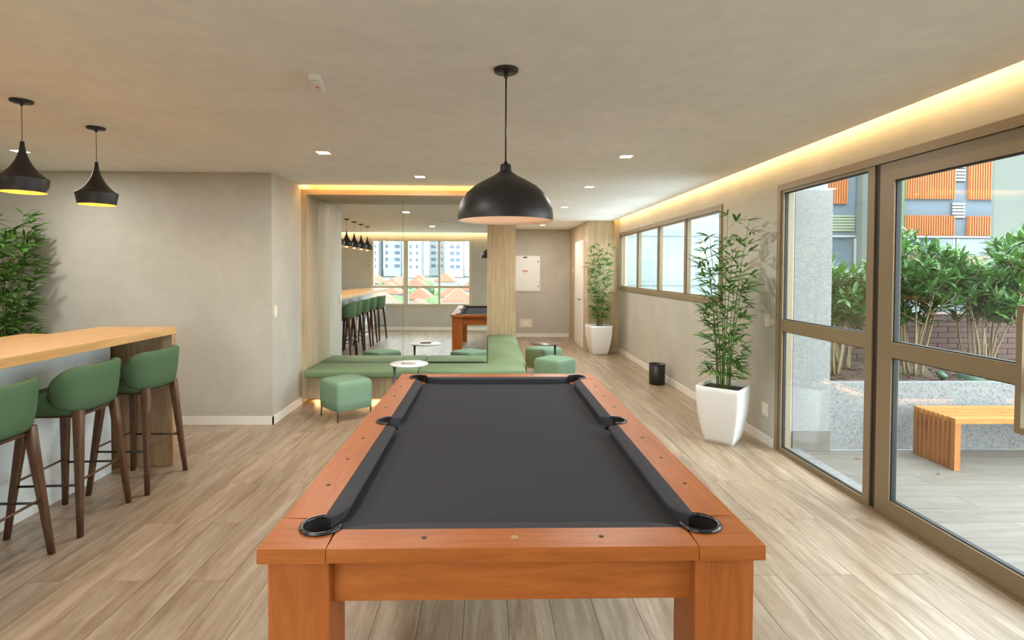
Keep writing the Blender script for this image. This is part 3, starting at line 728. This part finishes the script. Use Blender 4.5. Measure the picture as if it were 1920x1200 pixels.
plate('wall_socket', 'socket plate low on the right wall behind the tall potted bamboo', 'socket', (XR, 4.93, 0.318), 'x-', 0.12, 0.12)
plate('light_switch', 'light switch plate on the short return wall left of the mirror', 'switch', (XRET, 5.665, 1.165), 'x+', 0.075, 0.12)
plate('light_switch', 'switch plate on the timber box beside the white door', 'switch', (1.98, 10.80, 1.15), 'x-', 0.08, 0.14)
plate('door_keypad', 'small keypad beside the white door at the hall end', 'keypad', (1.98, 12.42, 1.60), 'x-', 0.07, 0.10)
plate('alarm_sounder', 'white box high on the timber box above the switch', 'alarm', (1.98, 10.82, 2.23), 'x-', 0.08, 0.15)
plate('access_hatch', 'small white hatch low on the hall end wall', 'hatch', (0.924, YH, 0.33), 'y-', 0.305, 0.21)
ep = thing('electrical_panel', 'white electrical panel door on the hall end wall', 'electrical panel', (0.90, YH, 1.525))
MB().box(-0.36, 0.36, -0.02, 0, -0.43, 0.43, 0.004).build('frame', 'white_paint', ep)
MB().box(-0.335, 0.335, -0.032, -0.02, -0.40, 0.36, 0.004).build('door', 'white_lacquer', ep)
for x, z in ((0.315, 0.29), (0.315, -0.30), (-0.28, -0.25)): MB().lathe([(0.001, 0), (0.014, 0), (0.014, 0.004)], n=10).build('latch', 'dark_metal', ep, (x, -0.036, z), (PI/2, 0, 0))
MB().box(-0.05, 0.05, -0.026, -0.02, 0.375, 0.405).build('label_plate', 'dark_metal', ep)
MB().box(-0.07, 0.07, -0.034, -0.032, 0.055, 0.075).build('warning_label', 'panel_red', ep)
MB().box(-0.05, 0.05, -0.034, -0.032, 0.00, 0.045).build('warning_label', 'switch_plastic', ep)
MB().box(-0.335, -0.29, -0.04, -0.032, 0.21, 0.24).build('latch', 'dark_metal', ep)

# ------------------------------------------------------------------ plants
def leaf_mesh(name, L, Wd, mat, droop=0.12, fold=0.25, seg=4):
    vs = []; fs = []
    for j in range(seg+1):
        k = j/seg; w = Wd/2*(math.sin(PI*min(k*0.9+0.06, 1))**0.8)*(1.0 if k < 1 else 0.05)
        if k == 1: w = 0.0008
        x = L*k; z = -droop*L*k*k
        vs += [(x, -w, z+fold*w), (x, 0, z), (x, w, z+fold*w)]
    for j in range(seg):
        a = j*3; fs += [(a, a+1, a+4, a+3), (a+1, a+2, a+5, a+4)]
    return MB().add(vs, fs, True), vs, fs
BL = [leaf_mesh('leaf', 1.0, 0.19, 'bamboo_leaf'), leaf_mesh('leaf', 1.0, 0.21, 'bamboo_leaf', 0.3)]
OL = [leaf_mesh('leaf', 1.0, 0.22, 'oleander_leaf', 0.12, 0.3), leaf_mesh('leaf', 1.0, 0.20, 'oleander_leaf', 0.25, 0.3)]
BLM = [b[0].mesh('leaf', 'bamboo_leaf') for b in BL]; OLM = [b[0].mesh('leaf', 'oleander_leaf') for b in OL]
def leaf_mat(p, d, L, rng):
    d = Vector(d).normalized(); up = Vector((rng.uniform(-0.4, 0.4), rng.uniform(-0.4, 0.4), 1))
    y = up.cross(d)
    if y.length < 1e-3: y = Vector((0, 1, 0))
    y.normalize(); z = d.cross(y)
    M = Matrix((d*L, y*L, z*L)).transposed().to_4x4(); M.translation = Vector(p); return M
def scatter_leaves(leaves, parent, meshes, defs, mat, cap=290):
    # leaves: matrices, the ones to be single objects first
    for q, M in enumerate(leaves[:cap]):
        o = link('leaf', meshes[q % 2], parent); o.matrix_basis = M
    if len(leaves) > cap:
        b = MB()
        for q, M in enumerate(leaves[cap:]):
            _, vs, fs = defs[q % 2]; b.add([M @ Vector(v) for v in vs], fs, True)
        stuff(b.build('inner_leaves', mat, parent))
def bamboo(t, base_z, top_z, spread, seed, nst, nsp, lean=(0, 0), L=0.12, lo=0.12):
    rng = random.Random(seed); leaves = []
    for s_ in range(nst):
        th = 2*PI*s_/nst+rng.uniform(-0.3, 0.3); r0 = rng.uniform(0.02, 0.075)
        hh = (top_z-base_z)*rng.uniform(0.70, 1.0) if s_ else (top_z-base_z)*0.97
        sp = spread*rng.uniform(0.45, 1.0)
        b = Vector((r0*math.cos(th), r0*math.sin(th), base_z))
        e = Vector((sp*math.cos(th)+lean[0], sp*math.sin(th)+lean[1], base_z+hh))
        P = lambda k: Vector((b.x+(e.x-b.x)*k**1.6, b.y+(e.y-b.y)*k**1.6, b.z+(e.z-b.z)*k))
        mb = MB(); ks = [i/10 for i in range(11)]
        mb.tube([P(k) for k in ks], [0.0065-0.0045*k for k in ks], 6)
        for q in range(nsp):
            k = lo+(1-lo)*((q+rng.uniform(0.1, 0.9))/nsp); 
            if q == nsp-1: k = 1.0
            p = P(k); ta = rng.uniform(0, 2*PI); tl = rng.uniform(0.04, 0.11)
            if rng.random() < 0.6: ta = th+rng.uniform(-1.1, 1.1)
            tip = p+Vector((math.cos(ta)*tl, math.sin(ta)*tl, rng.uniform(0.02, 0.07))) if k < 1 else p
            if k < 1: mb.tube([p, tip], [0.0018, 0.0012], 4)
            nl = rng.choice((5, 6, 6, 7))
            for l in range(nl):
                a = ta+(l-(nl-1)/2)*0.55+rng.uniform(-0.15, 0.15)
                el = rng.uniform(-0.15, 0.75)
                d = (math.cos(a)*math.cos(el), math.sin(a)*math.cos(el), math.sin(el))
                leaves.append(leaf_mat(tip+Vector(d)*0.006, d, L*rng.uniform(0.7, 1.15), rng))
        mb.build('stem', 'stem_green', t)
    rng.shuffle(leaves); scatter_leaves(leaves, t, BLM, BL, 'bamboo_leaf')
def pot(t, rz, s=0.20, h=0.53):
    rows = []; nseg = 12
    for i in range(nseg+1):
        k = i/nseg; a = s*(1-0.36*(1-k)**2.1); rows.append(sring(0, 0, h*k, a, a, 16, 64))
    rows += [sring(0, 0, h+0.001, s-0.002, s-0.002, 16, 64), sring(0, 0, h+0.001, s-0.016, s-0.016, 16, 64), sring(0, 0, h-0.05, s-0.018, s-0.018, 16, 64)]
    o = MB().rings(rows, False, True).build('pot', 'white_lacquer', t, (0, 0, 0), (0, 0, rz))
    MB().rings([sring(0, 0, h-0.06, s-0.019, s-0.019, 16, 64), sring(0, 0, h-0.035, s-0.019, s-0.019, 16, 64)]).build('soil', 'soil', t, (0, 0, 0), (0, 0, rz))
t = thing('potted_bamboo', 'tall bamboo in a tapered white pot beside the glass door', 'potted plant', (2.225, 5.01, 0))
pot(t, math.radians(-40)); bamboo(t, 0.48, 2.12, 0.21, 11, 9, 18, (0.01, -0.02), 0.125, 0.06)
t = thing('potted_bamboo', 'bamboo in a tapered white pot by the timber box at the hall', 'potted plant', (2.135, 10.28, 0))
pot(t, math.radians(6), 0.215, 0.56); bamboo(t, 0.50, 2.12, 0.17, 23, 8, 17, (0.02, -0.02), 0.13, 0.10)
t = thing('potted_bamboo', 'dark leafy bamboo against the plaster wall behind the bar', 'potted plant', (-4.50, 5.16, 0))
pot(t, 0.1); bamboo(t, 0.48, 2.12, 0.26, 5, 15, 20, (-0.05, 0.0), 0.14, 0.06)

# ------------------------------------------------------------------ outside: terrace
ter = struct(MB().box(XR+0.15, 9.6, -3.0, 4.79, -0.3, -0.024).build('terrace_floor', 'grout'))
tm = {}
nr = 0
for j in range(39):
    y1 = 4.785-j*0.2; y0 = y1-0.2
    off = 0.6*(j % 2)
    x = XR+0.20-off
    while x < 9.5:
        a, b = max(x, XR+0.20), min(x+1.2, 9.5); x += 1.2
        if b-a < 0.05: continue
        key = round(b-a, 3)
        if key not in tm: tm[key] = MB().box(-key/2+0.0015, key/2-0.0015, -0.0985, 0.0985, -0.006, 0).mesh('plank', 'terrace_wood')
        link('plank', tm[key], ter, ((a+b)/2, (y0+y1)/2, -0.018))
struct(MB().box(XR+0.15, 3.085, 4.76, 4.92, -0.02, 2.33).build('wall_stucco', 'stucco'))
MB().box(XR+0.15, 3.088, 4.745, 4.76, -0.018, 0.165).build('skirting_tile', 'terrace_wood', bpy.data.objects['wall_stucco'])
pl = thing('granite_planter', 'long raised planter with a speckled grey granite front on the terrace', 'planter', (0, 0, 0))
MB().box(3.09, 9.5, 4.79, 4.86, -0.018, 0.60, 0.004).build('front_slab', 'granite', pl)
MB().box(3.09, 9.5, 4.86, 6.18, -0.018, 0.555).build('mulch_bed', 'mulch', pl)
rng = random.Random(3); chips = MB()
for _ in range(900):
    x, y = rng.uniform(3.12, 7.5), 4.87+1.2*rng.random()**1.5; a = rng.uniform(0, PI); tl = rng.uniform(-0.35, 0.35)
    chips.obox((x, y, 0.558+rng.uniform(0, 0.012)), (math.cos(a)*math.cos(tl), math.sin(a)*math.cos(tl), math.sin(tl)), rng.uniform(0.012, 0.035), (-math.sin(a), math.cos(a), 0), rng.uniform(0.005, 0.012), (-math.cos(a)*math.sin(tl), -math.sin(a)*math.sin(tl), math.cos(tl)), 0.003)
stuff(chips.build('mulch_chips', 'mulch_chip', pl))
# brick wall behind the planter
bw = struct(MB().box(3.0, 8.1, 6.20, 6.36, -0.02, 1.09).build('wall_brick', 'mortar'))
bmesh_ = MB().box(-0.116, 0.116, -0.012, 0.012, -0.0285, 0.0285, 0.002).mesh('brick', 'brick_clay')
cap_m = MB().box(2.98, 8.1, 6.18, 6.38, 1.09, 1.112).build('coping', 'brick_clay', bw)
rest = MB()
for r_ in range(8):
    for q in range(21):
        link('brick', bmesh_, bw, (3.12+q*0.24+(0.12 if r_ % 2 else 0), 6.193, 1.056-r_*0.064))
# teak slat bench
be = thing('slatted_bench', 'slatted teak bench standing on the terrace in front of the planter', 'bench', (0, 0, -0.018))
bx0, bx1, by0, by1, bh = 3.80, 5.45, 4.262, 4.69, 0.43
ns = 9
for k in range(ns):
    y = by0+0.024+(by1-by0-0.048)*k/(ns-1)
    w_ = 0.024 if k in (0, ns-1) else 0.0115
    MB().box(bx0, bx1, y-w_, y+w_, bh-0.045, bh, 0.003).build('seat_slat', 'teak', be)
    for xx in (bx0, bx1-0.05): MB().box(xx, xx+0.05, y-w_, y+w_, 0.0, bh-0.045, 0.003).build('leg_slat', 'teak_upright', be)
for xx in (bx0+0.012, bx1-0.038):
    for z in (0.02, bh-0.075): MB().box(xx, xx+0.026, by0+0.02, by1-0.02, z, z+0.025).build('rail', 'teak_upright', be)
# oleanders
def oleander(loc, label, h, spread, seed, nst, nb, lean=(0, 0), L=0.15, lo=0.50):
    t = thing('oleander_shrub', label, 'shrub', loc, 0, 'oleanders in the planter'); rng = random.Random(seed); leaves = []
    for s_ in range(nst):
        th = 2*PI*s_/nst+rng.uniform(-0.4, 0.4); r0 = rng.uniform(0.02, 0.10); sp = spread*rng.uniform(0.3, 1.0); hh = h*rng.uniform(0.72, 1.0) if s_ else h
        b = Vector((r0*math.cos(th), r0*math.sin(th), -0.02)); e = Vector((sp*math.cos(th)+lean[0], sp*math.sin(th)+lean[1], hh)); bend = rng.uniform(-0.03, 0.03)
        P = lambda k: Vector((b.x+(e.x-b.x)*k+bend*math.sin(PI*k), b.y+(e.y-b.y)*k-bend*math.sin(PI*k*2)*0.6, b.z+(e.z-b.z)*k))
        mb = MB(); ks = [i/8 for i in range(9)]; mb.tube([P(k) for k in ks], [0.012-0.008*k for k in ks], 6)
        def whorl(p, axis, n, Lk):
            axis = axis.normalized()
            u = axis.orthogonal().normalized(); v = axis.cross(u); a0 = rng.uniform(0, 6)
            for l in range(n):
                a = a0+2*PI*l/n+rng.uniform(-0.3, 0.3); op = rng.uniform(0.5, 1.25)
                d = axis*math.cos(op)+(u*math.cos(a)+v*math.sin(a))*math.sin(op)
                leaves.append(leaf_mat(p, d, L*Lk*rng.uniform(0.75, 1.15), rng))
        for q in range(nb):
            k = lo+(1-lo)*(q+rng.random())/nb; p = P(k); ta = rng.uniform(0, 2*PI); bl = rng.uniform(0.10, 0.30)*(1.25-k*0.6)
            tip = p+Vector((math.cos(ta)*bl, math.sin(ta)*bl, bl*rng.uniform(0.4, 1.3)))
            mb.tube([p, (p+tip)/2+Vector((0, 0, -0.01)), tip], [0.005, 0.004, 0.003], 5)
            ax = (tip-p)
            for kk in (0.45, 0.65, 0.85, 1.0): whorl(p.lerp(tip, kk), ax+Vector((0, 0, 0.1)), 4 if kk < 1 else 6, 1.0)
        for kk in (0.82, 0.9, 0.96, 1.0): whorl(P(kk), P(1)-P(0.9), 4, 1.0)
        mb.build('stem', 'stem_tan', t)
    rng.shuffle(leaves); scatter_leaves(leaves, t, OLM, OL, 'oleander_leaf')
    return t
Z0 = 0.555
oleander((3.55, 5.42, Z0), 'low oleander shrub beside the stucco wall end, behind the fixed pane', 0.98, 0.28, 41, 9, 8, (0, 0))
oleander((4.33, 5.36, Z0), 'broad oleander shrub in the middle of the planter with pale bare stems', 1.26, 0.34, 42, 12, 8, (-0.03, 0))
oleander((4.98, 5.30, Z0), 'oleander shrub leaning left behind the slatted bench', 1.14, 0.36, 43, 11, 8, (-0.05, 0))
oleander((5.62, 5.32, Z0), 'tallest oleander shrub at the right end of the planter', 1.50, 0.36, 44, 11, 8, (-0.06, 0))
oleander((3.85, 5.72, Z0), 'small oleander shrub at the back of the planter by the brick wall', 0.90, 0.30, 45, 6, 5)
sl = thing('garden_spotlight', 'small black garden spotlight in the planter mulch', 'spotlight', (4.30, 4.98, 0.56))
MB().tube([(0, 0, 0), (0, 0, 0.06)], 0.008, 8).build('spike', 'dark_metal', sl); MB().tube([(0, -0.035, 0.05), (0, 0.03, 0.085)], 0.03, 16).build('head', 'green_plastic', sl)
vb = thing('valve_box', 'round dark green valve box lid set in the planter mulch', 'valve box', (4.72, 5.12, 0.556))
MB().lathe([(0.10, 0.0), (0.10, 0.05), (0.095, 0.056), (0.001, 0.056)], n=32).build('rim', 'green_plastic', vb); MB().lathe([(0.08, 0.056), (0.08, 0.06), (0.001, 0.06)], n=28).build('lid', 'green_plastic', vb)
for k, (x, y, lb) in enumerate(((3.20, 4.55, 'by the stucco wall'), (3.19, 4.28, 'near the door sill'), (4.05, 4.60, 'under the slatted bench'), (3.62, 4.2, 'left of the slatted bench'))):
    o = MB().add([(-0.03, 0, 0.004), (-0.01, -0.012, 0.008), (0.015, -0.01, 0.006), (0.035, 0, 0.010), (0.012, 0.011, 0.012), (-0.012, 0.010, 0.009)], [(0, 1, 2, 3, 4, 5)]).build('dry_leaf', 'dead_leaf', None, (x, y, -0.018), (0, 0, k*1.3))
    tag(o, 'fallen brown leaf on the terrace '+lb, 'leaf', 'fallen leaves')

# ------------------------------------------------------------------ outside: neighbouring buildings
wb2 = thing('white_building', 'plain white rendered building seen through the high window', 'building', (0, 0, 0))
MB().box(2.2, 8.93, 14.0, 15.0, -4, 6.0).build('wall', 'white_facade', wb2)
MB().box(2.2, 8.93, 13.97, 14.0, 2.52, 2.56).build('ledge', 'white_facade', wb2); MB().box(2.2, 8.93, 13.95, 14.0, 1.24, 1.29).build('ledge', 'white_facade', wb2)
MB().box(2.2, 8.93, 13.98, 14.0, -4, 0.95).build('plinth', 'pale_blue', wb2)
lw = thing('terrace_parapet', 'low pale blue parapet behind the brick wall', 'parapet', (0, 0, 0))
MB().box(5.2, 16.5, 11.9, 12.1, -4, 1.10).build('wall', 'pale_blue', lw); MB().box(5.2, 16.5, 11.85, 12.15, 1.10, 1.14).build('coping', 'louvre_white', lw)
ob = thing('apartment_building', 'pale blue apartment building with corrugated orange panels', 'building', (0, 0, 0))
YF = 16.0
MB().box(8.95, 24.0, YF, YF+1.0, -4, 9.0).build('wall', 'blue_concrete', ob)
def corr(x0, x1, z0, z1, pitch=0.075):
    b = MB(); n = max(2, int(round((x1-x0)/pitch))); p = (x1-x0)/n
    pts = []
    for i in range(n): x = x0+i*p; pts += [(x, YF-0.06), (x+p*0.45, YF-0.06), (x+p*0.5, YF-0.10), (x+p*0.95, YF-0.10)]
    pts += [(x1, YF-0.06), (x1, YF-0.005), (x0, YF-0.005)]
    b.prism(pts, z0, z1); return b.build('orange_panel', 'orange_metal', ob)
for q in ((12.47, 14.03, 3.806, 5.2), (14.462, 15.9, 3.798, 5.2), (12.47, 14.03, 2.70, 3.305), (14.462, 15.9, 2.70, 3.293), (9.4, 10.75, 3.64, 5.2), (12.47, 14.03, 0.9, 2.10), (14.462, 15.9, 1.5, 2.10)): corr(*q)
def louvre(x0, x1, z0, z1, n, mat, mat2):
    l = MB().box(x0, x1, YF-0.02, YF-0.005, z0, z1).build('louvre', mat2, ob); hgt = (z1-z0)/n
    for i in range(n): MB().box(x0, x1, YF-0.055, YF-0.02, z0+i*hgt+hgt*0.32, z0+(i+1)*hgt).build('blade', mat, l)
louvre(13.99, 14.37, 3.216, 3.69, 5, 'louvre_white', 'shadow_gap'); louvre(13.99, 14.37, 4.32, 4.9, 6, 'louvre_white', 'shadow_gap')
louvre(9.9, 11.0, 2.80, 3.30, 6, 'louvre_pale', 'louvre_lime')
MB().box(8.95, 16.2, YF-0.12, YF, 2.64, 2.69).build('ledge', 'louvre_white', ob)
for x0, x1, z0, z1 in ((9.95, 11.0, 0.9, 2.6), (12.55, 13.99, 0.9, 2.6), (14.06, 15.7, 0.9, 2.6)):
    f = MB()
    for q in ((x0, x0+0.06, z0, z1), (x1-0.06, x1, z0, z1)): f.box(q[0], q[1], YF-0.16, YF-0.12, q[2], q[3])
    f.box(x0, x1, YF-0.16, YF-0.12, z0, z0+0.06); o = f.build('window', 'louvre_white', ob); MB().box(x0+0.06, x1-0.06, YF-0.145, YF-0.14, z0+0.06, z1).build('pane', 'window_glass', o)
MB().box(10.99, 11.18, YF-0.4, YF-0.13, -4, 9).build('column', 'grey_render', ob); MB().tube([(11.26, YF-0.25, -4), (11.26, YF-0.25, 9)], 0.05, 12).build('downpipe', 'louvre_white', ob)
MB().box(11.36, 11.50, YF-0.2, YF-0.13, -4, 9).build('green_fin', 'facade_green', ob); MB().box(12.28, 12.40, YF-0.2, YF-0.13, -4, 9).build('green_fin', 'facade_green', ob)
MB().box(11.53, 11.62, YF-0.2, YF-0.13, -4, 9).build('white_fin', 'louvre_white', ob)
gw = thing('grey_building', 'plain grey green rendered building at the right of the terrace', 'building', (0, 0, 0))
MB().box(10.05, 18.0, 10.5, 10.56, -4, 7.0).build('wall', 'grey_render', gw)
al = thing('alarm_bell', 'small round red alarm sounder fixed to the stucco wall end', 'alarm bell', (3.085, 4.84, 2.11))
MB().lathe([(0.036, 0), (0.036, 0.012), (0.028, 0.022), (0.001, 0.028)], n=20, cb=True).build('dome', 'red_plastic', al, (0, 0, 0), (0, PI/2, 0))

# ------------------------------------------------------------------ outside: the city behind the street window
gr = struct(MB().add([(-220, -6, -11), (160, -6, -11), (160, -320, 2.0), (-220, -320, 2.0), (-220, -6, -11.4), (160, -6, -11.4), (160, -320, 1.6), (-220, -320, 1.6)], [(0, 1, 2, 3), (7, 6, 5, 4), (0, 4, 5, 1), (1, 5, 6, 2), (2, 6, 7, 3), (3, 7, 4, 0)]).build('city_ground', 'city_ground'))
GZ = lambda y: -11+(-6-y)*13/314
rng = random.Random(9)
def tower(x, y, w, d, h, label, cols):
    t = thing('apartment_tower', label, 'tower', (x, y, GZ(y)), 0, 'city towers')
    MB().box(-w/2, w/2, -d/2, d/2, 0, h).build('wall', 'tower_white', t); MB().box(-w*0.3, w*0.3, -d*0.3, d*0.3, h, h+4).build('roof_block', 'tower_white', t)
    for cx_, cw in cols:
        b = MB(); z = 4.0
        while z < h-2: b.box(cx_*w-cw/2, cx_*w+cw/2, d/2, d/2+0.12, z, z+1.5); z += 3.0
        stuff(b.build('window_column', 'tower_window', t))
for q in ((-52.5, -235, 7, 12, 70, 'bluish white tower at the left of the street view', [(-0.25, 1.6), (0.25, 1.6)]),
          (-43.5, -240, 7.5, 12, 88, 'white tower with a wide window bay left of the broad mullion', [(-0.36, 1.0), (0.28, 2.4)]),
          (-33.5, -230, 8, 12, 84, 'white tower with close window columns right of the broad mullion', [(-0.3, 1.3), (-0.05, 1.0), (0.3, 1.0)]),
          (-24.0, -245, 7, 12, 78, 'white tower with balcony bays in the middle of the street view', [(-0.2, 2.2), (0.25, 2.2)]),
          (-15.0, -235, 8, 12, 90, 'white tower with two blue window columns at the right of the street view', [(-0.12, 1.8), (0.2, 1.8)]),
          (-62.5, -250, 9, 14, 82, 'wide white tower beyond the left edge of the street window', [(-0.3, 2), (0.0, 2), (0.3, 2)]),
          (-5.0, -240, 8, 14, 80, 'plain white tower beyond the right edge of the street window', [(-0.3, 1.6), (0.2, 1.6)])): tower(*q)
for k in range(26):
    x = -32+(k % 7)*5.6+(k//7)*(-1.6)+rng.uniform(-0.3, 0.3)-(k//7)*1.0; y = -62-(k//7)*21+rng.uniform(-1, 1)
    t = thing('red_roofed_house', 'low house with a red tiled roof in the street view', 'house', (x, y, GZ(y)-0.4), rng.uniform(-0.12, 0.12), 'houses below the towers')
    w_, d_, h_ = rng.uniform(3.8, 4.5), rng.uniform(6, 8), rng.uniform(4.5, 6.5)
    MB().box(-w_/2, w_/2, -d_/2, d_/2, 0, h_).build('wall', 'tower_white', t)
    MB().add([(-w_/2-.4, -d_/2-.4, h_), (w_/2+.4, -d_/2-.4, h_), (w_/2+.4, d_/2+.4, h_), (-w_/2-.4, d_/2+.4, h_), (0, -d_/2+1, h_+2), (0, d_/2-1, h_+2)], [(0, 1, 4), (2, 3, 5), (1, 2, 5, 4), (3, 0, 4, 5), (3, 2, 1, 0)]).build('roof', 'roof_red', t)
for k in range(18):
    x = -33+(k % 6)*6.2+rng.uniform(-0.5, 0.5); y = -73-(k//6)*21
    t = thing('street_tree', 'round green tree among the houses in the street view', 'tree', (x, y, GZ(y)-0.3), 0, 'trees below the towers')
    R_ = rng.uniform(1.9, 2.6); b = bmesh.new(); bmesh.ops.create_icosphere(b, subdivisions=3, radius=R_)
    for v in b.verts: v.co = v.co*(1+0.22*math.sin(v.co.x*3+k)*math.cos(v.co.y*2.7+v.co.z*2.2))+Vector((0, 0, 3.2))
    me = bpy.data.meshes.new('crown'); b.to_mesh(me); b.free(); me.materials.append(MATS['city_green']); link('crown', me, t)
    MB().tube([(0, 0, 0), (0, 0, 2.5)], 0.3, 8).build('trunk', 'stem_tan', t)
